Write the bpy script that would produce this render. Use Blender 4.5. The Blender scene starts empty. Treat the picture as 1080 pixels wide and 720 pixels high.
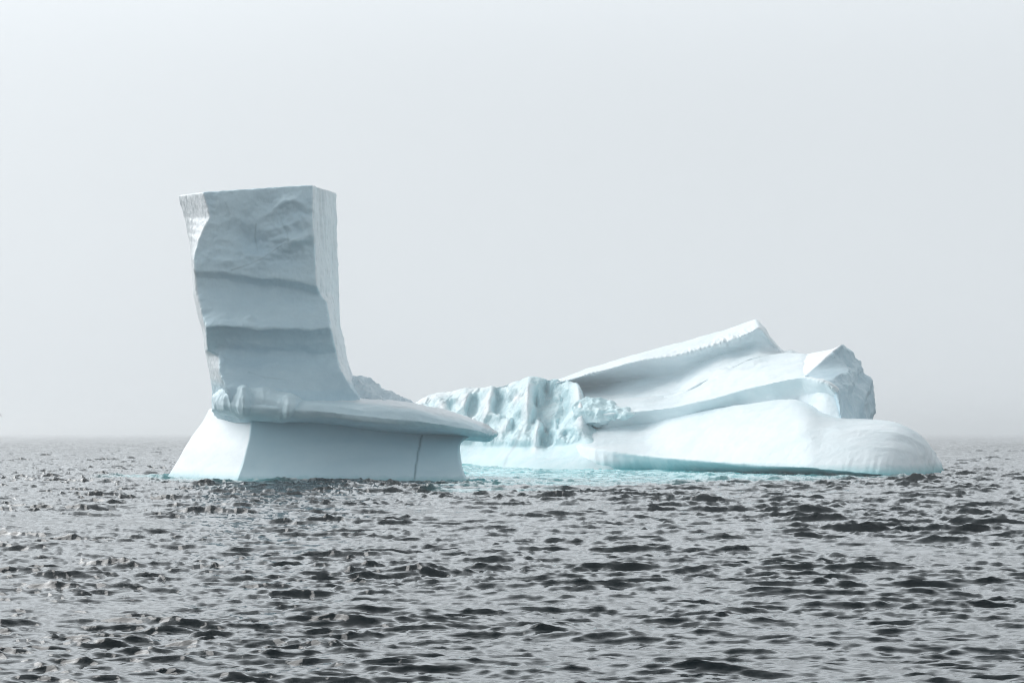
import bpy, math, random
import numpy as np
from mathutils import Vector

# ------------------------------------------------------------------ scene, camera
SC = bpy.context.scene
COL = SC.collection
F, CX, HOR, H = 2400.0, 540.0, 456.0, 5.0        # focal length in photo pixels, centre column, horizon row, eye height
STRETCH = F / 1800.0                              # the distances below were paced out for a 60 mm lens


def P(px, py, y):
    """world point that stands y metres ahead of the boat and is seen at photo column px, row py"""
    y = y * STRETCH
    return ((px - CX) / F * y, y, H + (HOR - py) / F * y)


cam_d = bpy.data.cameras.new("camera")
cam = bpy.data.objects.new("camera", cam_d)
COL.objects.link(cam)
cam_d.sensor_width = 36.0
cam_d.lens = 36.0 * F / 1080.0
cam_d.shift_y = (HOR - 360.0) / 1080.0
cam_d.clip_start = 0.5
cam_d.clip_end = 30000
cam.location = (0, 0, H)
cam.rotation_euler = (math.radians(90), 0, 0)
SC.camera = cam

# ------------------------------------------------------------------ colour management / cycles
SC.view_settings.view_transform = 'Standard'
SC.view_settings.look = 'None'
SC.view_settings.gamma = 1.0
SC.view_settings.use_curve_mapping = False
SC.view_settings.exposure = 0.3
SC.render.engine = 'CYCLES'
SC.cycles.use_denoising = True
try:
    SC.cycles.denoiser = 'OPENIMAGEDENOISE'
    SC.cycles.denoising_prefilter = 'ACCURATE'
    SC.cycles.denoising_input_passes = 'RGB_ALBEDO_NORMAL'
except Exception:
    pass
SC.cycles.filter_width = 1.1
SC.cycles.max_bounces = 10
SC.cycles.diffuse_bounces = 4
SC.cycles.glossy_bounces = 3
SC.cycles.transmission_bounces = 2
SC.cycles.volume_bounces = 8

# ------------------------------------------------------------------ light
SUN_TO = Vector((-0.68, 0.56, 0.62)).normalized()
sun_d = bpy.data.lights.new("sun", 'SUN')
sun_d.energy = 1.65
sun_d.angle = math.radians(50)
sun_d.color = (1.0, 0.985, 0.965)
sun = bpy.data.objects.new("sun", sun_d)
COL.objects.link(sun)
sun.rotation_euler = (-SUN_TO).to_track_quat('-Z', 'Y').to_euler()

SKY_BASE, SKY_AHEAD, SKY_SUN, SKY_BAND = 7.2, -0.3, 10.0, 19.0
W = bpy.data.worlds.new("World")
SC.world = W
W.use_nodes = True
nt = W.node_tree
nt.nodes.clear()


def N(tree, typ, **kw):
    n = tree.nodes.new(typ)
    for k, v in kw.items():
        setattr(n, k, v)
    return n


def math_node(tree, op, a, b=None, clamp=False):
    n = N(tree, 'ShaderNodeMath', operation=op)
    n.use_clamp = clamp
    for i, v in enumerate((a, b)):
        if v is None:
            continue
        if isinstance(v, (int, float)):
            n.inputs[i].default_value = v
        else:
            tree.links.new(v, n.inputs[i])
    return n.outputs[0]


def mix_col(tree, fac, a, b, blend='MIX'):
    n = N(tree, 'ShaderNodeMix', data_type='RGBA', blend_type=blend)
    for i, v in ((0, fac), (6, a), (7, b)):
        if isinstance(v, (int, float)):
            n.inputs[i].default_value = v
        elif isinstance(v, tuple):
            n.inputs[i].default_value = v if len(v) == 4 else (*v, 1)
        else:
            tree.links.new(v, n.inputs[i])
    return n.outputs[2]


out = N(nt, 'ShaderNodeOutputWorld')
bg = N(nt, 'ShaderNodeBackground')
bg.inputs['Strength'].default_value = 0.1
sky = N(nt, 'ShaderNodeTexSky', sky_type='NISHITA')
sky.sun_disc = False
sky.sun_elevation = math.asin(SUN_TO.z)
sky.sun_rotation = math.atan2(SUN_TO.x, SUN_TO.y)
sky.dust_density = 6.0
sky.air_density = 1.0
tc = N(nt, 'ShaderNodeTexCoord')
sep = N(nt, 'ShaderNodeSeparateXYZ')
nt.links.new(tc.outputs['Generated'], sep.inputs[0])
up = math_node(nt, 'MAXIMUM', sep.outputs[2], 0.0)
dot = N(nt, 'ShaderNodeVectorMath', operation='DOT_PRODUCT')
nt.links.new(tc.outputs['Generated'], dot.inputs[0])
dot.inputs[1].default_value = SUN_TO
# glow round the sun; bright band, dark zenith, astern fill added out of view
glow = math_node(nt, 'POWER', math_node(nt, 'MULTIPLY', math_node(nt, 'ADD', dot.outputs['Value'], 1.0), 0.5, True), 24.0)
dot2 = N(nt, 'ShaderNodeVectorMath', operation='DOT_PRODUCT')
nt.links.new(tc.outputs['Generated'], dot2.inputs[0])
dot2.inputs[1].default_value = Vector((-0.10, 0.95, 0.22)).normalized()
ahead = math_node(nt, 'POWER', math_node(nt, 'MULTIPLY', math_node(nt, 'ADD', dot2.outputs['Value'], 1.0), 0.5, True), 3.0)
lum = math_node(nt, 'ADD', math_node(nt, 'MULTIPLY', glow, SKY_SUN), math_node(nt, 'ADD', math_node(nt, 'MULTIPLY', ahead, SKY_AHEAD), SKY_BASE))
dz = math_node(nt, 'SUBTRACT', sep.outputs[2], 0.38)
bz = math_node(nt, 'ADD', math_node(nt, 'DIVIDE', math_node(nt, 'MINIMUM', dz, 0.0), 0.115), math_node(nt, 'DIVIDE', math_node(nt, 'MAXIMUM', dz, 0.0), 0.26))
band = math_node(nt, 'EXPONENT', math_node(nt, 'MULTIPLY', math_node(nt, 'MULTIPLY', bz, bz), -1.0))
lum = math_node(nt, 'ADD', lum, math_node(nt, 'MULTIPLY', math_node(nt, 'MULTIPLY', band, ahead), SKY_BAND))  # bright band above the view, added to brighten the sea
lum = math_node(nt, 'MULTIPLY', lum, math_node(nt, 'SUBTRACT', 1.0, math_node(nt, 'MULTIPLY', math_node(nt, 'POWER', up, 1.3), 0.82)))
cn = N(nt, 'ShaderNodeTexNoise')
cn.inputs['Scale'].default_value = 2.2
cn.inputs['Detail'].default_value = 5
nt.links.new(tc.outputs['Generated'], cn.inputs['Vector'])
lum = math_node(nt, 'MULTIPLY', lum, math_node(nt, 'ADD', math_node(nt, 'MULTIPLY', cn.outputs[0], 0.10), 0.95))
cloud = N(nt, 'ShaderNodeVectorMath', operation='SCALE')
nt.links.new(mix_col(nt, math_node(nt, 'MULTIPLY', ahead, 1.6, True), (0.89, 1.0, 1.065), (0.935, 1.0, 1.05)), cloud.inputs[0])
nt.links.new(lum, cloud.inputs['Scale'])
hs = N(nt, 'ShaderNodeHueSaturation')
hs.inputs['Saturation'].default_value = 0.15
nt.links.new(sky.outputs[0], hs.inputs['Color'])
nt.links.new(mix_col(nt, 0.88, hs.outputs[0], cloud.outputs[0]), bg.inputs['Color'])
nt.links.new(bg.outputs[0], out.inputs['Surface'])

# ------------------------------------------------------------------ numpy noise
RNG = np.random.default_rng(11)
PERM = RNG.permutation(256)
PERM = np.concatenate([PERM, PERM])
GRAD = RNG.normal(size=(256, 3))
GRAD /= np.linalg.norm(GRAD, axis=1)[:, None]


def noise(p):
    i = np.floor(p).astype(np.int64)
    f = p - i
    u = f * f * f * (f * (f * 6 - 15) + 10)
    i &= 255
    r = 0
    for dx in (0, 1):
        wx = u[:, 0] if dx else 1 - u[:, 0]
        a = PERM[i[:, 0] + dx]
        for dy in (0, 1):
            wy = u[:, 1] if dy else 1 - u[:, 1]
            b = PERM[(a + i[:, 1] + dy) & 511]
            for dz in (0, 1):
                wz = u[:, 2] if dz else 1 - u[:, 2]
                g = GRAD[PERM[(b + i[:, 2] + dz) & 511]]
                r = r + wx * wy * wz * (g[:, 0] * (f[:, 0] - dx) + g[:, 1] * (f[:, 1] - dy) + g[:, 2] * (f[:, 2] - dz))
    return r * 1.5


def fbm(p, octv=4, gain=0.5, ridged=False):
    a, s, r = 1.0, 1.0, np.zeros(len(p))
    for k in range(octv):
        n = noise(p * s + 17.3 * k)
        r += a * ((0.5 - np.abs(n) * 1.6) if ridged else n)
        a *= gain
        s *= 2.03
    return r


def sstep(a, b, x):
    t = np.clip((x - a) / (b - a), 0, 1)
    return t * t * (3 - 2 * t)


# ------------------------------------------------------------------ objects
def tag(o, label=None, cat=None, kind=None, group=None):
    for k, v in (('label', label), ('category', cat), ('kind', kind), ('group', group)):
        if v:
            o[k] = v
    return o


def empty(name, loc):
    o = bpy.data.objects.new(name, None)
    COL.objects.link(o)
    o.location = loc
    return o


def loft(rings, spline=False, sub=4):
    """closed skin through rings of world points (rings x points)"""
    R = np.array(rings, float)
    n = len(R)
    rows = []
    for i in range(n - 1):
        p0, p1, p2, p3 = R[max(i - 1, 0)], R[i], R[i + 1], R[min(i + 2, n - 1)]
        for k in range(sub):
            t = k / sub
            if spline:
                rows.append(0.5 * (2 * p1 + (p2 - p0) * t + (2 * p0 - 5 * p1 + 4 * p2 - p3) * t * t
                                   + (3 * p1 - p0 - 3 * p2 + p3) * t ** 3))
            else:
                rows.append(p1 + (p2 - p1) * t)
    rows.append(R[-1])
    G = np.array(rows)
    nr, m = G.shape[:2]
    verts = [tuple(v) for v in G.reshape(-1, 3)]
    faces = []
    for i in range(nr - 1):
        for j in range(m):
            a, b = i * m + j, i * m + (j + 1) % m
            faces.append((a, b, b + m, a + m))
    for row, flip in ((0, True), (nr - 1, False)):
        c = len(verts)
        verts.append(tuple(G[row].mean(0)))
        for j in range(m):
            t = (row * m + j, row * m + (j + 1) % m, c)
            faces.append(t[::-1] if flip else t)
    return verts, faces


def solid(name, shapes, voxel, smooth, disp, mat, parent=None, attrs=None, smooth_f=0.5, post=0):
    """one ice body: the union of the lofts, remeshed fine, eroded (smoothed) and roughened"""
    verts, faces = [], []
    for v, f in shapes:
        o = len(verts)
        verts += v
        faces += [tuple(i + o for i in q) for q in f]
    me = bpy.data.meshes.new(name)
    me.from_pydata(verts, [], faces)
    me.validate()
    import bmesh
    bm = bmesh.new()
    bm.from_mesh(me)
    bmesh.ops.recalc_face_normals(bm, faces=bm.faces)
    bm.to_mesh(me)
    bm.free()
    ob = bpy.data.objects.new(name, me)
    COL.objects.link(ob)
    md = ob.modifiers.new("remesh", 'REMESH')
    md.mode = 'VOXEL'
    md.voxel_size = voxel
    if smooth:
        ms = ob.modifiers.new("smooth", 'SMOOTH')
        ms.iterations = smooth
        ms.factor = smooth_f
    dg = bpy.context.evaluated_depsgraph_get()
    fine = bpy.data.meshes.new_from_object(ob.evaluated_get(dg))
    ob.modifiers.clear()
    ob.data = fine
    bpy.data.meshes.remove(me)
    fine.name = name
    n = len(fine.vertices)
    co = np.empty(n * 3)
    fine.vertices.foreach_get('co', co)
    co = co.reshape(-1, 3)
    for k in range(2 if disp else 0):
        nr = np.empty(n * 3)
        fine.vertex_normals.foreach_get('vector', nr)
        nr = nr.reshape(-1, 3)
        d = disp(k, co, nr)
        if d is None:
            break
        co = co + (d[:, None] * nr if d.ndim == 1 else d)
        if k == 0 and post:
            ed = np.empty(len(fine.edges) * 2, np.int32)
            fine.edges.foreach_get('vertices', ed)
            a_, b_ = ed[0::2], ed[1::2]
            deg = np.bincount(ed, minlength=n)[:, None]
            for _ in range(post):
                acc = np.stack([np.bincount(a_, co[b_, c], n) + np.bincount(b_, co[a_, c], n) for c in range(3)], 1)
                co = co * 0.4 + acc / np.maximum(deg, 1) * 0.6
        fine.vertices.foreach_set('co', co.ravel())
        fine.update()
    if attrs:
        for an, fn in attrs.items():
            at = fine.attributes.new(an, 'FLOAT', 'POINT')
            at.data.foreach_set('value', fn(co).astype(np.float32))
    fine.polygons.foreach_set('use_smooth', np.ones(len(fine.polygons), bool))
    fine.materials.clear()
    fine.materials.append(mat)
    fine.update()
    if parent:
        ob.parent = parent
        ob.matrix_parent_inverse = parent.matrix_basis.inverted()
    return ob


def image(co):
    y = co[:, 1]
    return CX + F * co[:, 0] / y, HOR - F * (co[:, 2] - H) / y


def bump(px, py, cx, cy, sx, sy, ang=0.0):
    a = math.radians(ang)
    dx, dy = px - cx, py - cy
    u, v = dx * math.cos(a) + dy * math.sin(a), -dx * math.sin(a) + dy * math.cos(a)
    return np.exp(-(u / sx) ** 2 - (v / sy) ** 2)


def line_mask(co, pts, w):
    px, py = image(co)
    d = np.full(len(co), 1e9)
    for (x0, y0), (x1, y1) in zip(pts[:-1], pts[1:]):
        ex, ey = x1 - x0, y1 - y0
        t = np.clip(((px - x0) * ex + (py - y0) * ey) / (ex * ex + ey * ey), 0, 1)
        d = np.minimum(d, np.hypot(px - x0 - t * ex, py - y0 - t * ey))
    return np.exp(-(d / w) ** 2)


# ------------------------------------------------------------------ materials
def ice_material(name, white, blue, rough=0.5, wet=(0.24, 0.50, 0.54), wet_z=0.9, grain=0.02, vein=(0.22, 0.34, 0.38), sss=0.0):
    m = bpy.data.materials.new(name)
    m.use_nodes = True
    t = m.node_tree
    b = t.nodes['Principled BSDF']
    geo = N(t, 'ShaderNodeNewGeometry')
    n1 = N(t, 'ShaderNodeTexNoise')
    n1.inputs['Scale'].default_value = 0.16
    n1.inputs['Detail'].default_value = 6
    n1.inputs['Roughness'].default_value = 0.6
    n1.inputs['Distortion'].default_value = 0.6
    t.links.new(geo.outputs['Position'], n1.inputs['Vector'])
    r1 = N(t, 'ShaderNodeMapRange')
    r1.inputs[1].default_value = 0.38
    r1.inputs[2].default_value = 0.68
    t.links.new(n1.outputs[0], r1.inputs[0])
    c = mix_col(t, r1.outputs[0], (*white, 1), (*blue, 1))
    # streaks of cleaner and bubblier ice running down
    mp = N(t, 'ShaderNodeMapping')
    mp.inputs['Scale'].default_value = (1.1, 1.1, 0.12)
    t.links.new(geo.outputs['Position'], mp.inputs['Vector'])
    n2 = N(t, 'ShaderNodeTexNoise')
    n2.inputs['Scale'].default_value = 1.0
    n2.inputs['Detail'].default_value = 5
    t.links.new(mp.outputs[0], n2.inputs['Vector'])
    st = math_node(t, 'MULTIPLY', math_node(t, 'SUBTRACT', n2.outputs[0], 0.5, False), 0.5)
    c = mix_col(t, math_node(t, 'MAXIMUM', st, 0.0), c, (*blue, 1))
    # wet blue ice along the waterline
    sp = N(t, 'ShaderNodeSeparateXYZ')
    t.links.new(geo.outputs['Position'], sp.inputs[0])
    wz = math_node(t, 'ADD', sp.outputs[2], math_node(t, 'MULTIPLY', n2.outputs[0], -0.5))
    wr = N(t, 'ShaderNodeMapRange')
    wr.inputs[1].default_value = wet_z
    wr.inputs[2].default_value = -0.35
    t.links.new(wz, wr.inputs[0])
    c = mix_col(t, wr.outputs[0], c, (*wet, 1))
    at = N(t, 'ShaderNodeAttribute', attribute_name='vein')
    c = mix_col(t, at.outputs['Fac'], c, (*vein, 1))
    fr = N(t, 'ShaderNodeAttribute', attribute_name='rime_and_light')      # white frost crust, plus painted brightness of sunlit flanks and sky-lit tops
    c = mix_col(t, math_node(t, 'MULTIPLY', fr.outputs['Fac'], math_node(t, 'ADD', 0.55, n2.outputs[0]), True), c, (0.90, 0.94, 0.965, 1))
    t.links.new(c, b.inputs['Base Color'])
    b.inputs['Roughness'].default_value = rough
    b.inputs['IOR'].default_value = 1.31
    if sss:
        b.inputs['Subsurface Weight'].default_value = sss
        b.inputs['Subsurface Radius'].default_value = (0.5, 1.0, 1.2)
        b.inputs['Subsurface Scale'].default_value = 0.6
    n3 = N(t, 'ShaderNodeTexNoise')
    n3.inputs['Scale'].default_value = 2.2
    n3.inputs['Detail'].default_value = 7
    n3.inputs['Roughness'].default_value = 0.62
    t.links.new(geo.outputs['Position'], n3.inputs['Vector'])
    bp = N(t, 'ShaderNodeBump')
    bp.inputs['Strength'].default_value = 1.0
    bp.inputs['Distance'].default_value = grain * 6
    t.links.new(n3.outputs[0], bp.inputs['Height'])
    t.links.new(bp.outputs[0], b.inputs['Normal'])
    return m


M_TOWER = ice_material('grey_glacier_ice', (0.63, 0.79, 0.86), (0.53, 0.70, 0.79), grain=0.012)
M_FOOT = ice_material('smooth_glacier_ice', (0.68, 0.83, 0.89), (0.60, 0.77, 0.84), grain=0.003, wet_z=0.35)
M_SNOW = ice_material('white_weathered_ice', (0.84, 0.905, 0.935), (0.77, 0.865, 0.905), grain=0.010, wet=(0.03, 0.42, 0.47), wet_z=1.2)
M_BLUE = ice_material('broken_blue_ice', (0.69, 0.85, 0.89), (0.54, 0.77, 0.82), grain=0.015, wet=(0.50, 0.72, 0.76))
M_RUBBLE = ice_material('crumbled_ice', (0.74, 0.84, 0.89), (0.66, 0.78, 0.85), grain=0.008)

# ------------------------------------------------------------------ the tower iceberg
tower_berg = empty('iceberg', (P(370, 507, 182)[0], 184, 0))
tag(tower_berg, 'tall square tower iceberg rising from a wide undercut ledge and bright left foot', 'iceberg', group=None)

# level: left-back, front-left, front-right, right-back as (px, py, y); the back edges follow
LV = [
    ((188, 206, 190), (214, 202.5, 181.0), (329, 195, 180.6), (354.5, 203, 188)),
    ((195, 231, 190), (221, 229, 180.9), (330, 228, 180.3), (355.5, 230, 188)),
    ((200, 256, 189.5), (209, 254, 180.9), (331.5, 258, 180.2), (356, 256, 188)),
    ((202, 272, 189), (204.5, 272, 180.6), (333, 280, 180.0), (356.5, 276, 188)),
    ((203, 284, 189), (205, 283, 180.3), (334, 301, 179.7), (357, 300, 188)),
    ((203.5, 290, 189), (205.5, 290, 180.8), (337, 309, 180.9), (357, 308, 188)),
    ((204, 308, 189), (207, 308, 180.6), (344, 319, 180.7), (357.5, 318, 188)),
    ((209, 330, 189), (213, 330, 179.4), (346.5, 334, 179.5), (358, 334, 188)),
    ((213.5, 345, 189), (217, 345.5, 178.2), (348.5, 346, 178.4), (358.5, 346, 188)),
    ((214, 349, 189), (217.5, 350, 178.8), (350, 351, 179.0), (360, 350, 188)),
    ((214.5, 354, 189), (218, 356, 179.3), (351, 357, 179.5), (362.5, 357, 188)),
    ((216, 369, 189), (219, 370, 180.2), (355, 373, 180.3), (365, 372, 187)),
    ((217, 374, 189), (231, 377, 180.0), (356, 379, 180.1), (366, 378, 187)),
    ((221, 392, 189), (231, 393, 178.6), (361, 392, 178.8), (370, 391, 186)),
    ((223, 402, 189), (234, 402, 178.0), (366, 401, 178.4), (373, 400, 186)),
    ((224, 411, 189), (239, 411, 177.3), (372, 411, 178.1), (378, 410, 186)),
    ((225, 432, 189), (244, 426, 177.3), (384, 426, 178.2), (388, 426, 186)),
    ((228, 445, 190), (255, 445, 180.0), (392, 447, 181.0), (394, 447, 186)),
]
rings = []
for a, b, d, e in LV:
    n_f = 8
    fr = [tuple(np.array(P(*b)) * (1 - t) + np.array(P(*d)) * t) for t in np.linspace(0, 1, n_f)]
    ring = [P(*a)] + fr + [P(*e), P(e[0] - 6, e[1], 194), P(a[0] + 14, a[1], 196)]
    rings.append(ring)


def tower_disp(k, co, nr):
    px, py = image(co)
    z = co[:, 2]
    if k == 0:
        front = sstep(0.35, 0.75, -nr[:, 1])
        left = sstep(0.4, 0.8, -nr[:, 0])
        right = sstep(0.4, 0.8, nr[:, 0])
        crum = sstep(21.0, 23.5, z)
        # wrinkled upper face: diagonal folds and plucked facets
        q = np.stack([co[:, 0] * 0.30 - z * 0.16, co[:, 1] * 0.3, z * 0.42 + co[:, 0] * 0.12], 1)
        fold = fbm(q + 5, 5, 0.47, True)
        cell = np.round(fbm(np.stack([co[:, 0] * 0.2, co[:, 1] * 0.1, z * 0.24], 1) + 31, 2) * 5) / 5
        wr = 0.25 + 0.9 * np.clip(bump(px, py, 300, 250, 48, 20, -30) + 0.7 * bump(px, py, 300, 215, 30, 10, -15), 0, 1)
        wr *= 0.25 + 0.75 * sstep(200, 214, py)
        d = crum * front * wr * (0.75 * fold + 0.45 * cell)
        d += crum * front * (-0.75 * bump(px, py, 285, 262, 35, 12, 25) + 0.8 * bump(px, py, 300, 262, 30, 6, -20)
                             + 0.4 * bump(px, py, 240, 278, 12, 5) - 0.35 * bump(px, py, 262, 250, 8, 16))
        # smooth water worn bands below
        d += (1 - crum) * front * 0.30 * fbm(co * np.array([0.10, 0.1, 0.35]), 4)
        d += (1 - crum) * front * 0.35 * (np.abs(bump(px, py, 264, 337, 4, 3)) + 0.6 * bump(px, py, 233, 380, 6, 8))
        # side faces broken into upright flutes
        fl = fbm(np.stack([co[:, 0] * 0.9, co[:, 1] * 0.9, z * 0.07], 1) + 9, 4, 0.6, True)
        d += right * (0.24 * fl - 0.1) + left * (0.10 * fl)
        D = d[:, None] * nr
        D[:, 2] += sstep(8, 11, z) * sstep(25, 21, z) * (0.55 * noise(np.stack([co[:, 0] * 0.16, z * 0.05, z * 0], 1) + 3) + 0.18 * noise(np.stack([co[:, 0] * 0.5, z * 0.1, z * 0], 1)))
        return D
    return 0.05 * fbm(co * 1.3, 4, 0.6) + 0.03 * fbm(co * np.array([3.0, 3.0, 1.0]), 3, 0.6)


# hairline cracks of clear ice: points in the photograph, strength
T_CRACKS = [([(244, 285), (262, 279), (276, 273), (292, 262), (301, 256), (318, 251)], 0.22), ([(270, 236), (269, 250), (272, 266)], 0.2), ([(238, 214), (243, 226), (241, 243)], 0.18),
            ([(330.5, 214), (333, 236), (333.5, 262), (337, 292)], 0.45), ([(342, 206), (343, 240), (344.5, 270)], 0.25), ([(349, 210), (350, 262), (353, 300), (354, 330)], 0.22),
            ([(296, 232), (303, 246), (305, 262)], 0.15), ([(262, 392), (280, 398), (301, 400)], 0.1)]
D_EDGE = [(l[2][1], l[2][0]) for l in LV]
B_EDGE = [(l[1][1], l[1][0]) for l in LV]


def tower_rime_and_light(co):  # frosted right flank; the left flank's sunlit white is painted in
    px, py = image(co)
    dx = px - np.interp(py, [e[0] for e in D_EDGE], [e[1] for e in D_EDGE])
    bx = px - np.interp(py, [e[0] for e in B_EDGE], [e[1] for e in B_EDGE])
    wob = 1.5 * noise(co * np.array([0.5, 0.5, 0.25]))
    return np.maximum(sstep(-1.0, 1.0, dx + wob), sstep(1.5, -1.5, bx + wob)) * sstep(410, 395, py)


solid('tower', [loft(rings, sub=3)], 0.12, 9, tower_disp, M_TOWER, tower_berg,
      {'rime_and_light': tower_rime_and_light, 'vein': lambda co: np.clip(sum(2.2 * w_ * line_mask(co, l_, 0.8) for l_, w_ in T_CRACKS), 0, 1) * np.clip(0.7 + noise(co * 0.6), 0, 1)}, post=2)

# foot: lit left facet and shaded front
FT = [
    ((221, 431, 192), (263, 437, 180.0), (508, 453, 183.0), (508, 453, 188)),
    ((212, 446, 192), (264.5, 447, 179.6), (495, 461, 182.0), (494, 461, 188)),
    ((200, 463, 191.8), (262.5, 463, 178.8), (485.5, 468, 180.4), (485, 468, 188)),
    ((188, 483, 191.6), (256.5, 484, 177.6), (484.5, 484, 178.0), (484, 484, 188)),
    ((181, 494, 191.5), (252, 496, 177.0), (487, 497, 176.2), (486, 496, 188)),
    ((175, 503.5, 191.3), (247, 507.5, 176.3), (492, 508.5, 174.5), (490, 505, 188)),
    ((160, 525, 191), (232, 531, 174.5), (505, 535, 172.5), (500, 530, 190)),
]
frings = []
for a, b, d, e in FT:
    fr = []
    for t in np.linspace(0, 1, 10):
        p = np.array(P(*b)) * (1 - t) + np.array(P(*d)) * t
        fr.append(tuple(p))
    lf = [tuple(np.array(P(*a)) * (1 - t) + np.array(P(*b)) * t) for t in (0, 0.33, 0.66)]
    frings.append(lf + fr + [P(*e), P(e[0] - 30, e[1], 197), P(a[0] + 25, a[1], 200)])


def foot_disp(k, co, nr):
    if k == 0:
        d = 0.32 * fbm(co * np.array([0.07, 0.07, 0.16]), 3, 0.4)
        d -= 0.22 * line_mask(co, CRACK, 1.2)
        return d
    return 0.008 * fbm(co * np.array([1.2, 1.2, 2.0]), 3)


CRACK = [(446, 454), (444.6, 461), (443.4, 464), (442.6, 471), (440.4, 478), (440.2, 484), (438.4, 491), (438.2, 496), (436.6, 506)]
solid('foot', [loft(frings, sub=5, spline=True)], 0.12, 12, foot_disp, M_FOOT, tower_berg,
      {'vein': lambda co: 0.75 * line_mask(co, CRACK, 0.9),
       'rime_and_light': lambda co: sstep(0.8, -1.2, image(co)[0] - np.interp(image(co)[1], [f[1][1] for f in FT], [f[1][0] for f in FT]) + noise(co * 0.4)) * sstep(0.2, 1.2, co[:, 2])})  # left facet's sunlit white painted into the colour

# ledge: station px, top row, bottom row, y of the lip
LG = [(228, 414, 432, 181.5), (240, 409, 437, 178.5), (262, 408, 441, 176.2), (300, 414, 443, 175.2), (340, 417, 444, 174.8), (384, 421, 449, 174.6),
      (433, 427.5, 453, 175.0), (473, 436, 456.5, 176.0), (504, 444, 460.5, 177.5), (516, 449.5, 460.5, 179), (523.5, 455, 457.5, 180.5)]
lr = []
for px, tp, bt, yl in LG:
    hgt = bt - tp
    w = min(1.0, hgt / 28.0)
    lr.append([P(px, tp + 2 + 0.15 * hgt, yl + 14), P(px, tp + 0.02 * hgt, yl + 8.5 * w + 1), P(px, tp, yl + 5.0 * w),
               P(px, tp + 0.14 * hgt, yl + 2.4 * w), P(px, tp + 0.34 * hgt, yl + 0.7 * w), P(px, tp + 0.62 * hgt, yl),
               P(px, tp + 0.86 * hgt, yl + 0.5 * w), P(px, bt, yl + 1.6 * w), P(px, bt - 0.5, yl + 3.6), P(px, bt + 2.0 * w, yl + 6.0), P(px, bt + 8 * w, yl + 9),
               P(px, bt, yl + 14)])


def ledge_disp(k, co, nr):
    px, py = image(co)
    if k == 0:
        d = 0.45 * fbm(co * np.array([0.09, 0.09, 0.3]), 4) + 0.06 * fbm(co * 0.8, 3)
        d -= 0.35 * bump(px, py, 385, 437, 26, 5, 6) - 0.25 * bump(px, py, 400, 444, 40, 4, 6)
        d += sstep(505, 515, px) * 0.25 * fbm(co * 0.9, 3, 0.6, True)
        return d
    return 0.03 * fbm(co * 1.5, 4, 0.6)


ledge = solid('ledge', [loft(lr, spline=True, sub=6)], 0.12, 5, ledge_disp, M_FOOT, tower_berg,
              {'rime_and_light': lambda co: 0.9 * sstep(6.5, 0.5, image(co)[1] - np.interp(image(co)[0], [g[0] for g in LG], [g[1] for g in LG]) + 2.0 * noise(co * 0.35)) * sstep(315, 345, image(co)[0])})  # top rim painted white to stand for its sky-lit edge

# broken lump hanging at the left end of the ledge
LP = [(226, 418, 432, 181), (238, 408, 434, 177.4), (250, 406, 438, 176.0), (257, 406.5, 439, 174.6), (264, 407, 440, 175.4), (285, 409, 442, 174.8),
      (299, 414, 443, 174.4), (304, 416, 441.5, 173.5), (311, 418, 437, 173.9), (317, 420, 434, 175.4)]
pr = []
for px, tp, bt, yl in LP:
    hgt = bt - tp
    yl += 0.9
    pr.append([P(px, tp + 2, yl + 6), P(px, tp, yl + 2.2), P(px, tp + 0.12 * hgt, yl + 0.8), P(px, tp + 0.4 * hgt, yl + 0.1), P(px, tp + 0.7 * hgt, yl),
               P(px, tp + 0.9 * hgt, yl + 0.5), P(px, bt, yl + 1.6), P(px, bt + 1, yl + 6)])


def lump_disp(k, co, nr):
    if k == 0:
        return 0.28 * fbm(np.stack([co[:, 0] * 0.35, co[:, 1] * 0.3, co[:, 2] * 0.2], 1) + 3, 3, 0.45, True) + 0.08
    return 0.03 * fbm(co * 1.4, 4, 0.6)


lump = solid('ice_lump', [loft(pr, sub=4)], 0.11, 2, lump_disp, M_FOOT, ledge)

# crumbled mound where tower meets ledge
MD = [(356, 411, 416), (364, 405, 418), (372, 398.5, 419), (380, 397.5, 420), (389, 400, 421), (404, 410, 423), (420, 419, 426), (438, 427.5, 430)]
mr = []
for px, tp, bt in MD:
    mr.append([P(px, bt, 188), P(px, tp + 1, 186), P(px, tp, 184), P(px, tp + 0.35 * (bt - tp), 182.2), P(px, bt, 180.2), P(px, bt + 8, 181), P(px, bt + 8, 188)])


def mound_disp(k, co, nr):
    if k == 0:
        return 0.55 * fbm(np.stack([co[:, 0] * 0.40 + co[:, 2] * 0.3, co[:, 1] * 0.3, co[:, 2] * 0.4 - co[:, 0] * 0.2], 1), 3, 0.5, True) - 0.12
    return 0.06 * fbm(co * 1.4, 4, 0.6, True)


solid('rubble_mound', [loft(mr, sub=3)], 0.10, 1, mound_disp, M_RUBBLE, tower_berg)

# ------------------------------------------------------------------ the long iceberg
long_berg = empty('iceberg', (P(740, 495, 225)[0], 228, 0))
tag(long_berg, 'long low iceberg with a sloping ridge, white apron and jagged broken left end', 'iceberg')


def soft(co, s, a):
    return a * fbm(co * np.array([0.06, 0.06, 0.2]) + s, 4)


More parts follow.
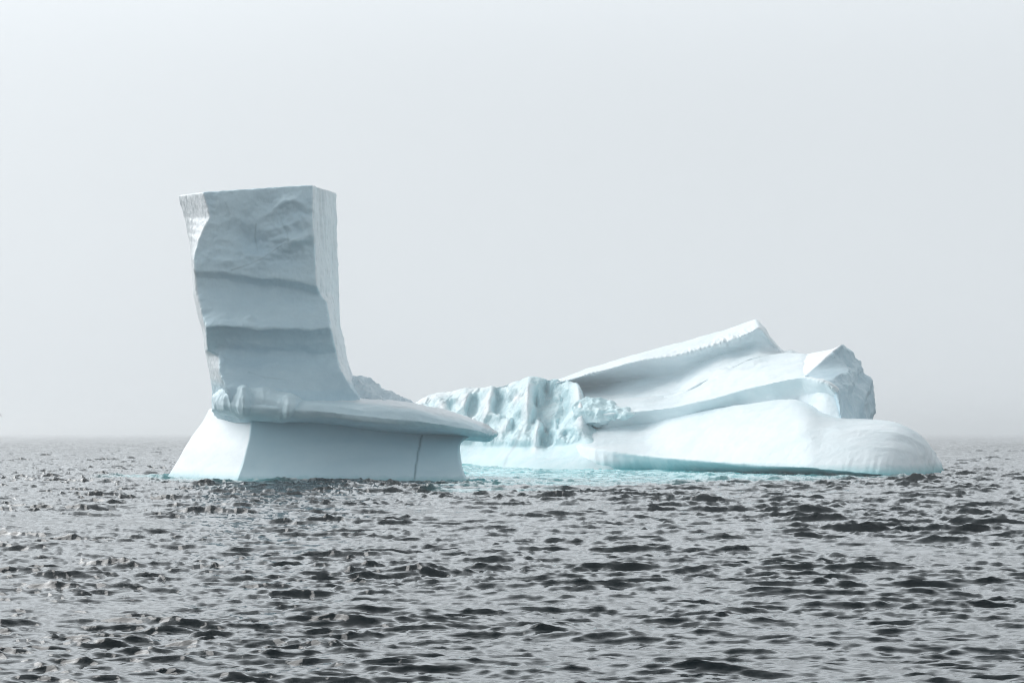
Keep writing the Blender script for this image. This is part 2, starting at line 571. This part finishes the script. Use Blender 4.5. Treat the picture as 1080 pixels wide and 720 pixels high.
# apron: px, top (py, y), crease (py, y), waterline (py, y), bulge
AP = [(585, 458, 254, 468, 248, 495, 243, 0), (602, 456, 248, 470, 241, 495, 236, 0), (628, 452, 243.5, 473.5, 232.5, 495.5, 230.5, 0),
      (680, 444, 240, 480.5, 226, 496, 227.5, 0), (720, 437, 234, 484.5, 218.5, 497.3, 221.5, 0.3), (760, 430, 228, 488, 211.5, 498.5, 215, 0.5),
      (800, 424, 222, 491.5, 204.5, 499.5, 209, 0.8), (830, 420, 218, 492.5, 200, 500.5, 205, 1.0), (850, 424, 213.5, 493, 197, 501.5, 201.5, 1.2), (868, 433.5, 210.5, 495, 195, 501.8, 198.5, 1.5), (887, 440.5, 207.5, 496.8, 193.3, 502, 196, 1.7),
      (905, 441.5, 207, 498.5, 192, 503, 193.5, 2.0), (925, 442, 206, 500.5, 191, 503, 192, 2.0), (945, 445, 205, 502, 191.5, 503, 192, 2.0), (962, 452, 204, 501.5, 194, 502, 194.5, 1.6), (976, 463, 205, 500, 199, 501, 199.5, 1.0),
      (986, 480, 208, 498, 206, 499, 206.5, 0.4), (991, 492, 212, 497.5, 211, 498, 211.5, 0.1)]
ar = []
for px, tp, ty, cp, cy, wp, wy, bl in AP:
    ty -= 2.6 * float(np.interp(px, [660, 740, 830, 870], [0, 1, 1, 0]))
    tb, cb, wb = np.array(P(px, tp, ty)), np.array(P(px, cp, cy)), np.array(P(px, wp, wy))
    up_ = np.array((0, -0.45, 0.9))
    mids = [tb * (1 - t) + cb * t + up_ * bl * math.sin(math.pi * t) * 0.9 for t in (0.2, 0.45, 0.7, 0.88)]
    uw = wb + np.array((0, -0.5, -4))
    back = tb + np.array((3, 12, -1.0))
    bb = np.array((back[0], back[1] + 3, -4))
    ar.append([tuple(v) for v in (bb, back, tb, *mids, cb, wb, uw)])


def apron_disp(k, co, nr):
    px, py = image(co)
    if k == 0:
        d = soft(co, 3, 0.22) + 0.05 * fbm(co * np.array([0.35, 0.35, 0.6]), 3)
        d += 0.12 * sstep(880, 905, px) * sstep(470, 490, py) * noise(np.stack([px * 0.16 + 0.03 * py, py * 0.01, py * 0], 1))
        return d
    return 0.02 * fbm(co * 1.2, 3)


solid('apron', [loft(ar, spline=True, sub=5)], 0.16, 5, apron_disp, M_SNOW, long_berg)

# bench: px, band foot (py,y), bench edge (py,y), bench back (py,y)
BN = [(592, 458, 253, 446, 252, 424, 260), (612, 454, 247, 441, 245.5, 421, 256), (640, 450, 242.5, 436.5, 239.5, 420, 252), (670, 446, 241, 434, 237.5, 418.5, 250), (700, 441, 237.5, 430.5, 233.5, 416.5, 248),
      (729, 436.5, 233.5, 426, 229, 404, 245), (757, 432, 230, 419, 225, 387, 242), (785, 427.5, 226.5, 411, 221.5, 377, 240), (812, 423, 222.5, 404, 217.5, 375, 237), (840, 419, 219, 398.5, 214.5, 373.5, 234), (852, 416, 216.5, 398.5, 212.6, 376, 232), (864, 414, 213, 401.5, 210.0, 381, 231), (874, 414, 210.5, 405, 208.6, 386, 230), (883, 419, 209.3, 413.5, 207.9, 392, 230)]
br = []
for px, fp, fy, ep, ey, kp, ky in BN:
    fy = min(fy, ey + 1.8)
    f_, e_, k_ = np.array(P(px, fp, fy)), np.array(P(px, ep, ey)), np.array(P(px, kp, ky))
    e2 = e_ * 0.5 + f_ * 0.5 + np.array((0, 0.35, 0))
    m_ = e_ * 0.6 + k_ * 0.4 + np.array((0, 0, 0.25))
    low = {852: (434, 213.5), 864: (445, 209.0), 874: (452, 207.0), 883: (452, 206.0)}.get(px)
    g_ = np.array(P(px + (5 if px == 883 else 0), *low)) if low else f_ + (0, 2, -2.5)
    br.append([tuple(v) for v in (k_ + (0, 10, -8), k_ + (0, 6, 0), k_, m_, e_, e2, f_, g_)])


def bench_disp(k, co, nr):
    if k == 0:
        return soft(co, 21, 0.4) + 0.05 * fbm(co * 0.5, 3)
    return 0.02 * fbm(co * 1.1, 3)


bench = solid('bench', [loft(br, spline=True, sub=4)], 0.16, 4, bench_disp, M_SNOW, long_berg)

# end block with its shaded right face
BK = [
    ((848, 397, 213.5), (862, 386, 216), (888, 363, 220.5), (886, 366, 228), (842, 374, 235)),
    ((858, 399.5, 211.5), (880, 388, 216.5), (899, 372, 222.5), (892, 378, 230), (842, 385, 236)),
    ((872, 403, 209.5), (893, 392, 215.5), (909, 386, 224), (900, 390, 231), (842, 395, 236)),
    ((881.5, 413, 208), (901, 405, 214.5), (917, 402, 225), (905, 404, 231), (842, 410, 236)),
    ((885, 428, 207), (905, 424, 213.5), (923.5, 423, 224.5), (908, 424, 231), (842, 425, 236)),
    ((887, 443, 206.5), (904, 442, 212.5), (919.5, 441, 222), (908, 442, 231), (842, 442, 236)),
    ((887, 458, 206), (904, 456, 212.5), (918, 456, 221), (908, 456, 231), (842, 456, 236)),
]


def block_disp(k, co, nr):
    px, py = image(co)
    if k == 0:
        r = sstep(0.3, 0.7, nr[:, 0])
        q = np.stack([co[:, 0] * 0.4, co[:, 1] * 0.25, co[:, 2] * 0.18], 1)
        d = r * (0.6 * fbm(q, 4, 0.5, True) - 0.1) + soft(co, 8, 0.2)
        d += r * (-0.5 * bump(px, py, 902, 412, 5, 26, 20) + 0.6 * bump(px, py, 912, 410, 4, 20, 15))
        return d
    return 0.03 * fbm(co * 1.5, 4, 0.6)


def block_lit_top(co):  # lit top painted white above the greyer shaded face
    px, py = image(co)
    return 1.3 * sstep(1.2, -1.0, py - (397 - (px - 848) * 0.85) + noise(co * 0.5))


solid('end_block', [loft([[P(*p) for p in r] for r in BK], sub=4)], 0.14, 3, block_disp, M_TOWER, long_berg, {'rime_and_light': block_lit_top})

# ridge: px, crest (py,y), crest lip (py,y), hollow (py,y), foot (py,y)
RG = [(575, 404, 270, 406, 261, 412, 264, 420, 260), (600, 397.5, 267, 400.5, 257, 409, 262, 418, 257), (620, 390, 265, 395, 255.5, 407, 261.5, 421, 255), (640, 383, 263, 390, 254, 405, 260.5, 422, 253),
      (660, 377, 261, 384, 252, 402, 258, 421.5, 250.5), (680, 371.5, 259, 379.5, 250, 399, 256, 420, 248), (700, 366, 257, 377, 248, 397, 253, 418, 243.5),
      (716, 361, 255, 375, 246.5, 393, 250.5, 416, 241), (735, 355.5, 253, 370, 244.5, 384, 248, 406, 239.2), (760, 348, 251, 362.5, 242, 374, 244.6, 392, 237.8), (780, 341.5, 249, 356, 240, 370, 243, 384, 236.8),
      (792, 337.5, 248, 350, 239, 366, 242, 378.5, 237), (798, 336.5, 247, 346.5, 238.8, 364, 241, 377, 236.5), (803, 342, 246, 347.5, 239, 364, 240.5, 376.5, 236.3), (812, 356, 245, 358.5, 239.5, 367, 240, 375.5, 236.2), (820, 366, 244, 367, 240, 371, 240, 375, 236.2),
      (828, 372, 243, 372.5, 240, 374, 239.5, 376, 236.2), (835, 370.5, 242, 371.5, 239, 374, 238.5, 377, 236), (843, 374.5, 241, 375, 238, 377, 237, 379, 236)]
rr = []
for px, cp, cy, lp, ly, hp, hy, fp, fy in RG:
    c_, l_, h_, f_ = (np.array(P(px, a, b)) for a, b in ((cp, cy), (lp, ly), (hp, hy), (fp, fy)))
    rr.append([tuple(v) for v in (c_ + (0, 12, -9), c_ + (0, 4, -1.0), c_, 0.5 * (c_ + l_) + np.array((0, 0, 0.15)), l_, 0.7 * l_ + 0.3 * h_ + np.array((0, 0.8, 0)), h_, 0.5 * (h_ + f_) + np.array((0, 0.25, -0.1)), f_, f_ + (0, 3, -4))])


def ridge_disp(k, co, nr):
    px, py = image(co)
    if k == 0:
        fr = fbm(np.stack([co[:, 0] * 1.5 + co[:, 2] * 0.6, co[:, 1] * 0.15, co[:, 2] * 0.15], 1) + 2, 3, 0.6, True)
        lipy = np.interp(px, [r[0] for r in RG], [r[3] for r in RG])
        m = np.exp(-((py - lipy) / 5.0) ** 2) * np.clip(0.55 + 1.3 * noise(np.stack([co[:, 0] * 0.12, co[:, 2] * 0.1, co[:, 2] * 0], 1)), 0.05, 1.3)
        return soft(co, 40, 0.45) + 0.26 * m * fr + 0.05 * fbm(co * 0.6, 3)
    return 0.03 * fbm(co * 1.2, 3)


solid('ridge', [loft(rr, spline=True, sub=4)], 0.15, 3, ridge_disp, M_SNOW, long_berg)

# broken cliff: px, top (py,y), face (py,y), base (py,y), waterline (py,y)
CL = [(418, 431, 292, 440, 287, 462, 282, 488, 284), (440, 425, 288, 440, 282, 465, 276, 489, 277), (455, 417.5, 285, 440, 277, 467, 272, 489.7, 270), (470, 413.5, 281, 440, 273, 469, 268, 490.3, 265), (500, 408.5, 275, 438, 267, 471, 262, 491.2, 258), (520, 407, 270, 438, 262, 472, 257, 492, 251),
      (545, 401, 265, 438, 256, 473, 250.5, 493.3, 243), (565, 399.5, 262, 438, 252, 473, 247, 494, 237.5), (588, 399.5, 259, 438, 248.5, 472, 243, 494.7, 233), (602, 401.5, 257, 440, 246, 470, 240, 495, 231),
      (612, 410, 252, 446, 244.5, 468, 238.5, 495.3, 229.8), (622, 445, 246, 454, 242.5, 468, 236.5, 495.5, 229), (632, 457, 242, 465, 239.5, 475, 234.5, 496, 228.5), (645, 474, 236.5, 477, 234.5, 480, 231.5, 496, 228.6), (662, 478, 236, 481, 234.5, 484, 233, 496, 231)]
cr = []
for px, tp, ty, fp, fy, bp_, by, wp, wy in CL:
    t_, f_, b_, w_ = (np.array(P(px, a, b)) for a, b in ((tp, ty), (fp, fy), (bp_, by), (wp, wy)))
    cr.append([tuple(v) for v in (np.array((t_[0], t_[1] + 14, -4)), t_ + (0, 10, -1), t_, 0.75 * t_ + 0.25 * f_ + np.array((0, -1.2, 0)), f_, b_ + np.array((0, 0.8, 0.3)), 0.6 * b_ + 0.4 * w_ + np.array((0, 0.5, -0.2)), w_, w_ + (0, -1, -4))])


def scoop(px, py, cx, cy, sx, sy, ang):
    a = math.radians(ang)
    dx, dy = px - cx, py - cy
    u, v = dx * math.cos(a) + dy * math.sin(a), -dx * math.sin(a) + dy * math.cos(a)
    r = np.hypot(u / sx, v / sy) + 0.35 * noise(np.stack([px * 0.10, py * 0.05, px * 0], 1)) + 0.15 * noise(np.stack([px * 0.25, py * 0.12, px * 0 + 5], 1))
    return 1 - sstep(0.45, 1.05, r)


# hollows where ice broke away, and the ribs left standing between them: column, row, half sizes, lean, metres
SCOOPS = [(581, 426, 22, 30, 12, 4.6), (533, 424, 15, 22, -18, 3.6), (577, 460, 11, 16, 8, 3.4), (546, 447, 9, 14, 10, 1.6), (500, 426, 8, 19, 18, 2.6),
          (479, 426, 9, 7, 35, 1.3), (520, 447, 10, 9, 30, 1.6), (456, 425, 7, 5, -15, 1.0), (600, 461, 9, 7, -10, 1.6)]
RIBS = [(556, 426, 4.0, 22, 6, 2.2), (611, 430, 5.5, 26, -8, 2.2), (566, 460, 3.6, 15, 10, 1.8), (514, 426, 4, 18, 14, 1.6), (489, 420, 4.5, 10, 32, 0.9), (545, 420, 3.5, 6, 50, 1.4), (466, 428, 5, 7, -25, 0.8), (532, 452, 4, 10, 35, 1.2), (497, 445, 4, 8, -20, 0.9)]


def cliff_rime(co):
    px, py = image(co)
    m = sum(bump(px, py, cx, cy, sx * 1.2, sy * 1.05, an) for cx, cy, sx, sy, an, _ in RIBS)
    tops = np.interp(px, [r[0] for r in CL], [r[1] for r in CL])
    m = np.maximum(m, 0.8 * sstep(9, 0, py - tops) * sstep(565, 530, px))
    base = np.interp(px, [r[0] for r in CL], [r[5] for r in CL])
    m = np.maximum(m, 0.15 * sstep(-3, 4, py - base))
    return np.clip(m + 0.25 * noise(co * np.array([0.5, 0.3, 0.3])), 0, 1)


def cliff_disp(k, co, nr):
    px, py = image(co)
    base = np.interp(px, [r[0] for r in CL], [r[5] for r in CL])
    up_ = sstep(0, -7, py - base)
    if k == 0:
        d = up_ * 2.0 * fbm(np.stack([co[:, 0] * 0.13, co[:, 1] * 0.06, co[:, 2] * 0.05], 1) + 12, 3, 0.40, True)
        d += up_ * 0.7 * fbm(np.stack([co[:, 0] * 0.22 + co[:, 2] * 0.06, co[:, 1] * 0.12, co[:, 2] * 0.10], 1) + 44, 2, 0.4)
        for cx, cy, sx, sy, an, dep in SCOOPS:
            d -= dep * scoop(px, py, cx, cy, sx, sy, an)
        for cx, cy, sx, sy, an, hgt in RIBS:
            d += hgt * bump(px, py, cx, cy, sx, sy, an)
        low = np.exp(-((py - base + 9) / 8.0) ** 2)
        d += 0.9 * low * fbm(np.stack([co[:, 0] * 0.45 + co[:, 2] * 0.3, co[:, 1] * 0.1, co[:, 2] * 0.12], 1) + 5, 2, 0.4, True)
        D = np.zeros_like(co)
        D[:, 1] = -d * sstep(0.0, 0.3, -nr[:, 1])
        D[:, 2] = 0.25 * d * up_ * sstep(0.2, 0.6, nr[:, 2])
        return D
    return up_ * (0.15 * fbm(np.stack([co[:, 0] * 0.8, co[:, 1] * 0.9, co[:, 2] * 0.5], 1), 4, 0.6, True)) + 0.03 * fbm(co, 3)


VEIN = [(551, 452), (543, 470), (535, 481), (531, 493)]
solid('broken_cliff', [loft(cr, spline=True, sub=5)], 0.16, 2, cliff_disp, M_BLUE, long_berg,
      {'vein': lambda co: 0.45 * line_mask(co, VEIN, 1.6), 'rime_and_light': cliff_rime}, post=5)

# crystalline rubble on the left end of the bench
CB = [(606, 424, 445, 243), (618, 420, 447, 241.5), (632, 421, 446, 240), (648, 424.5, 443, 238.5), (660, 429, 440, 237.2), (671, 433, 437, 236.5)]
kr = []
for px, tp, bt, y in CB:
    kr.append([P(px, bt, y + 8), P(px, tp + 1, y + 7), P(px, tp, y + 4), P(px, tp + 0.5 * (bt - tp), y + 0.6), P(px, bt, y), P(px, bt + 2, y + 2)])


def crust_disp(k, co, nr):
    if k == 0:
        return 0.6 * fbm(np.stack([co[:, 0] * 0.25 - co[:, 2] * 0.2, co[:, 1] * 0.2, co[:, 2] * 0.35 + co[:, 0] * 0.15], 1) + 7, 3, 0.5, True) - 0.1
    return 0.06 * fbm(co * 1.6, 4, 0.6, True)


solid('ice_crust', [loft(kr, sub=3)], 0.14, 1, crust_disp, M_BLUE, bench)

# ------------------------------------------------------------------ a bird far off over the water
def seabird(name, loc, heading):
    """gliding petrel, one continuous body: trunk, head, tail and two bent wings"""
    import bmesh
    bm = bmesh.new()
    rings = []
    for y, r, z in ((-0.26, 0.012, 0.02), (-0.20, 0.030, 0.015), (-0.10, 0.055, 0.0), (0.02, 0.062, -0.005), (0.12, 0.048, 0.005), (0.18, 0.034, 0.02), (0.23, 0.036, 0.028), (0.27, 0.022, 0.022), (0.32, 0.006, 0.012)):
        rings.append([bm.verts.new((r * 1.05 * math.cos(a), y, z + r * math.sin(a))) for a in [k * math.pi / 4 for k in range(8)]])
    for r0, r1 in zip(rings[:-1], rings[1:]):
        for k in range(8):
            bm.faces.new((r0[k], r0[(k + 1) % 8], r1[(k + 1) % 8], r1[k]))
    bm.faces.new(rings[0][::-1])
    bm.faces.new(rings[-1])
    for sgn in (-1, 1):
        st = []
        for x, y, z, c in ((0.03, 0.05, 0.02, 0.17), (0.20, 0.10, 0.10, 0.15), (0.36, 0.06, 0.15, 0.12), (0.52, -0.04, 0.13, 0.07), (0.62, -0.12, 0.10, 0.015)):
            st.append([bm.verts.new((sgn * x, y + 0.35 * c, z)), bm.verts.new((sgn * x, y, z + 0.09 * c)), bm.verts.new((sgn * x, y - 0.65 * c, z)), bm.verts.new((sgn * x, y, z - 0.03 * c))])
        for s0, s1 in zip(st[:-1], st[1:]):
            for k in range(4):
                bm.faces.new((s0[k], s0[(k + 1) % 4], s1[(k + 1) % 4], s1[k]))
        bm.faces.new(st[-1])
        bm.faces.new(st[0])
    bmesh.ops.recalc_face_normals(bm, faces=bm.faces)
    m = bpy.data.meshes.new(name)
    bm.to_mesh(m)
    bm.free()
    m.polygons.foreach_set('use_smooth', np.ones(len(m.polygons), bool))
    o = bpy.data.objects.new(name, m)
    COL.objects.link(o)
    o.location = loc
    o.rotation_euler = (0, 0, heading)
    mat = bpy.data.materials.new('dark_feathers')
    mat.use_nodes = True
    b = mat.node_tree.nodes['Principled BSDF']
    nz = N(mat.node_tree, 'ShaderNodeTexNoise')
    nz.inputs['Scale'].default_value = 9
    mat.node_tree.links.new(mix_col(mat.node_tree, nz.outputs[0], (0.03, 0.03, 0.032, 1), (0.07, 0.068, 0.065, 1)), b.inputs['Base Color'])
    b.inputs['Roughness'].default_value = 0.8
    m.materials.append(mat)
    return o


bird = seabird('seabird', P(-0.6, 436, 215), math.radians(72))
bird.rotation_euler = (0, math.radians(68), math.radians(35))
tag(bird, 'tiny dark seabird banking low in the fog just above the horizon', 'bird')

# ------------------------------------------------------------------ the sea
def ocean_tile(L, n, lam_min, lam_max, lam_peak, hrms, seed, wind=-1.72, spread=2.0, power=-4.2):
    """height and choppy shift of a periodic wind sea, n x n samples over L metres"""
    rng = np.random.default_rng(seed)
    k1 = 2 * np.pi * np.fft.fftfreq(n, L / n)
    kx, ky = np.meshgrid(k1, k1, indexing='ij')
    k = np.hypot(kx, ky)
    k[0, 0] = 1
    kp = 2 * np.pi / lam_peak
    S = k ** power * np.exp(-0.75 * (kp / k) ** 2)
    S *= np.abs(np.cos((np.arctan2(ky, kx) - wind))) ** spread * 0.96 + 0.04
    S[(k < 2 * np.pi / lam_max) | (k > 2 * np.pi / lam_min)] = 0
    S[0, 0] = 0
    A = np.sqrt(S) * (rng.normal(size=(n, n)) + 1j * rng.normal(size=(n, n)))
    h = np.fft.ifft2(A)
    sc = hrms / h.real.std()
    dx = np.fft.ifft2(1j * A * kx / k)
    dy = np.fft.ifft2(1j * A * ky / k)
    return [(q.real * sc).astype(np.float32) for q in (h, dx, dy)]


def sample(tile, L, x, y):
    n = tile.shape[0]
    u, v = (x / L * n) % n, (y / L * n) % n
    i, j = u.astype(np.int32), v.astype(np.int32)
    fu, fv = u - i, v - j
    i %= n
    j %= n
    i2, j2 = (i + 1) % n, (j + 1) % n
    return (tile[i, j] * (1 - fu) * (1 - fv) + tile[i2, j] * fu * (1 - fv) + tile[i, j2] * (1 - fu) * fv + tile[i2, j2] * fu * fv)


R0, R1 = 18.0, 9000.0
rad = [R0]
while rad[-1] < R1:
    r = rad[-1]
    rad.append(r + max(0.075, r * (0.0026 if r < 700 else 0.0045 if r < 2600 else 0.012)))
rad = np.array([0.0, 6.0, 12.0] + rad)
fine_a = np.linspace(math.radians(-17), math.radians(17), 1300)
coarse = np.radians(np.concatenate([np.arange(20, 341, 3.0)]))
ang = np.concatenate([fine_a, coarse])
rr_, aa_ = np.meshgrid(rad[1:], ang, indexing='ij')
X = rr_ * np.sin(aa_)
Y = rr_ * np.cos(aa_)
nr_, na_ = X.shape
fx, fy = X.ravel(), Y.ravel()
RR = rr_.ravel()
SEAS = [(151.0, ocean_tile(151.0, 512, 1.5, 40, 6.0, 0.090, 23, spread=8.0, power=-4.0)),      # sparse bigger waves
        (97.0, ocean_tile(97.0, 1024, 0.28, 6, 1.5, 0.040, 5, spread=9.0, power=-3.4)),       # wind chop
        (29.3, ocean_tile(29.3, 512, 0.13, 0.6, 0.6, 0.0075, 2, spread=5.0, power=-3.5))]     # ripples
q = SEAS[0][1]
q[0] = (0.13 * (np.exp(0.27 * q[0] / q[0].std()) - 1.04) + 0.45 * q[0]).astype(np.float32)      # flat troughs, peaked crests
fade_a = 1 - sstep(1500, 4000, RR)
fades = (fade_a, fade_a, 1 - sstep(250, 800, RR))
# gusts: patches of rougher and smoother water
gp = np.stack([fx * 0.012, fy * 0.006, np.zeros_like(fx)], 1)
g1, g2, g3 = noise(gp), noise(gp * 3.1 + 9), noise(gp * 11 + 4)
gusts = (1.0 + 0.2 * g1 + 0.3 * g2 + 0.4 * g3, 1.0 + 0.15 * g1 + 0.3 * g2 + 0.5 * g3, 1.0 + 0.3 * g2 + 0.4 * g3)
hz, hx, hy = (np.zeros_like(fx) for _ in range(3))
for (L_, tl), fd, gu in zip(SEAS, fades, gusts):
    w_ = fd * gu * (1 + 0.65 * sstep(70, 200, RR))      # waves raised farther out to darken the mid-distance water
    hz += sample(tl[0], L_, fx, fy) * w_
    hx += 0.7 * sample(tl[1], L_, fx, fy) * w_
    hy += 0.75 * sample(tl[2], L_, fx, fy) * w_
hy -= 0.35 * hz
# outside the finely meshed sector the sheet is coarse and calm
sector = (np.abs(aa_.ravel()) < math.radians(17.01)).astype(np.float32)
nearm = sstep(5, R0, RR)
hz, hx, hy = (q * sector * nearm for q in (hz, hx, hy))


# submerged ice shelves pale the water around the bergs: distance to their waterline outlines
def seg_dist(x, y, pts):
    d = np.full(len(x), 1e9)
    for (x0, y0), (x1, y1) in zip(pts[:-1], pts[1:]):
        ex, ey = x1 - x0, y1 - y0
        t = np.clip(((x - x0) * ex + (y - y0) * ey) / (ex * ex + ey * ey), 0, 1)
        d = np.minimum(d, np.hypot(x - x0 - t * ex, y - y0 - t * ey))
    return d


near_sel = (RR > 150) & (RR < 440) & (sector > 0)
melt = np.zeros_like(fx)
out2 = [P(px, wp, wy)[:2] for px, _, _, _, _, _, _, wp, wy in CL] + [P(r[0], r[5], r[6])[:2] for r in AP if r[0] > 650]
out1 = [P(150, 503, 195)[:2], P(175, 503.5, 191)[:2], P(247, 507.5, 176.3)[:2]]
xs, ys = fx[near_sel], fy[near_sel]
wob = 1 + 0.5 * noise(np.stack([xs * 0.09, ys * 0.09, xs * 0 + 3], 1))
d2 = seg_dist(xs, ys, out2) / wob
d1 = seg_dist(xs, ys, out1) / wob
shelf = np.clip(np.interp(CX + F * xs / ys, [440, 490, 620, 760, 900, 960, 985], [0.0, 1.0, 1.0, 0.8, 0.45, 0.15, 0.0]), 0, 1)
reach = np.interp(CX + F * xs / ys, [470, 560, 700, 850, 960], [85, 80, 60, 25, 7])
melt[near_sel] = np.maximum(shelf * (1 - sstep(0.35, 1.0, d2 / reach)), 0.55 * (1 - sstep(0.1, 1.0, d1 / 9.0)))
# a thin wash of broken water where the swell laps the ice
foam = np.zeros_like(fx)
out3 = [P(175, 503.5, 191.3)[:2]] + [P(247 + 2, 507.5, 176.3)[:2], P(492, 508.5, 174.5)[:2]]
d3 = np.minimum(d2 * wob, seg_dist(xs, ys, out3))
fn_ = noise(np.stack([xs * 0.5, ys * 0.22, xs * 0], 1)) + 0.6 * noise(np.stack([xs * 1.7, ys * 0.7, xs * 0 + 8], 1))
foam[near_sel] = (1 - sstep(0.4, 2.6, d3)) * sstep(0.10, 0.5, fn_)
calm = 1 - 0.45 * melt
verts = np.stack([fx + hx, fy + hy, hz * calm], 1)
verts = np.concatenate([[[0, 0, 0]], verts]).astype(np.float32)
idx = (np.arange(nr_ * na_).reshape(nr_, na_) + 1)
nxt = np.roll(idx, -1, axis=1)
quads = np.stack([idx[:-1], idx[1:], nxt[1:], nxt[:-1]], -1).reshape(-1, 4)
tris = np.stack([np.zeros(na_, int), idx[0], nxt[0]], 1)
me = bpy.data.meshes.new('sea')
me.vertices.add(len(verts))
me.vertices.foreach_set('co', verts.ravel())
nl = quads.size + tris.size
me.loops.add(nl)
me.loops.foreach_set('vertex_index', np.concatenate([quads.ravel(), tris.ravel()]).astype(np.int32))
npoly = len(quads) + len(tris)
me.polygons.add(npoly)
starts = np.concatenate([np.arange(len(quads)) * 4, len(quads) * 4 + np.arange(len(tris)) * 3]).astype(np.int32)
me.polygons.foreach_set('loop_start', starts)
me.update(calc_edges=True)
me.polygons.foreach_set('use_smooth', np.ones(npoly, bool))
at = me.attributes.new('melt', 'FLOAT', 'POINT')
at.data.foreach_set('value', np.concatenate([[0], melt]).astype(np.float32))
at = me.attributes.new('foam', 'FLOAT', 'POINT')
at.data.foreach_set('value', np.concatenate([[0], foam]).astype(np.float32))
at = me.attributes.new('far', 'FLOAT', 'POINT')
at.data.foreach_set('value', np.concatenate([[0], sstep(120, 1800, RR)]).astype(np.float32))
me.validate()
sea = bpy.data.objects.new('sea', me)
COL.objects.link(sea)
tag(sea, 'dark choppy grey sea with small steep wind waves', None, 'structure')

mw = bpy.data.materials.new('sea_water')
mw.use_nodes = True
t = mw.node_tree
b = t.nodes['Principled BSDF']
am = N(t, 'ShaderNodeAttribute', attribute_name='melt')
af = N(t, 'ShaderNodeAttribute', attribute_name='far')
ao = N(t, 'ShaderNodeAttribute', attribute_name='foam')
t.links.new(mix_col(t, ao.outputs['Fac'], mix_col(t, am.outputs['Fac'], (0.002, 0.009, 0.012, 1), (0.18, 0.58, 0.62, 1)), (0.78, 0.82, 0.83, 1)), b.inputs['Base Color'])
b.inputs['IOR'].default_value = 1.333
t.links.new(math_node(t, 'ADD', math_node(t, 'MULTIPLY', af.outputs['Fac'], 0.12), 0.06), b.inputs['Roughness'])
geo = N(t, 'ShaderNodeNewGeometry')
mp = N(t, 'ShaderNodeMapping')
mp.inputs['Scale'].default_value = (2.2, 4.2, 3.0)
t.links.new(geo.outputs['Position'], mp.inputs['Vector'])
rn = N(t, 'ShaderNodeTexNoise')
rn.inputs['Scale'].default_value = 1.0
rn.inputs['Detail'].default_value = 4
rn.inputs['Roughness'].default_value = 0.45
rn.inputs['Distortion'].default_value = 0.8
t.links.new(mp.outputs[0], rn.inputs['Vector'])
bp = N(t, 'ShaderNodeBump')
bp.inputs['Distance'].default_value = 0.022
t.links.new(rn.outputs[0], bp.inputs['Height'])
t.links.new(math_node(t, 'SUBTRACT', 0.55, math_node(t, 'MULTIPLY', af.outputs['Fac'], 0.3)), bp.inputs['Strength'])
t.links.new(bp.outputs[0], b.inputs['Normal'])
me.materials.append(mw)

# ------------------------------------------------------------------ haze
B = 9600.0
zb, zt = -6.0, 37.0
hv = [(x, y, z) for z in (zb, zt) for x, y in ((-B, -B), (B, -B), (B, B), (-B, B))]
hf = [(0, 3, 2, 1), (4, 5, 6, 7), (0, 1, 5, 4), (1, 2, 6, 5), (2, 3, 7, 6), (3, 0, 4, 7)]
hm = bpy.data.meshes.new('haze')
hm.from_pydata(hv, [], hf)
haze = bpy.data.objects.new('haze', hm)
COL.objects.link(haze)
tag(haze, 'pale sea fog swallowing the horizon behind the icebergs', None, 'stuff')
mh = bpy.data.materials.new('sea_fog')
mh.use_nodes = True
t = mh.node_tree
t.nodes.clear()
o = N(t, 'ShaderNodeOutputMaterial')
v = N(t, 'ShaderNodeVolumePrincipled')
v.inputs['Color'].default_value = (0.992, 0.998, 1.0, 1)
v.inputs['Density'].default_value = 0.00045
v.inputs['Anisotropy'].default_value = 0.88
t.links.new(v.outputs[0], o.inputs['Volume'])
hm.materials.append(mh)
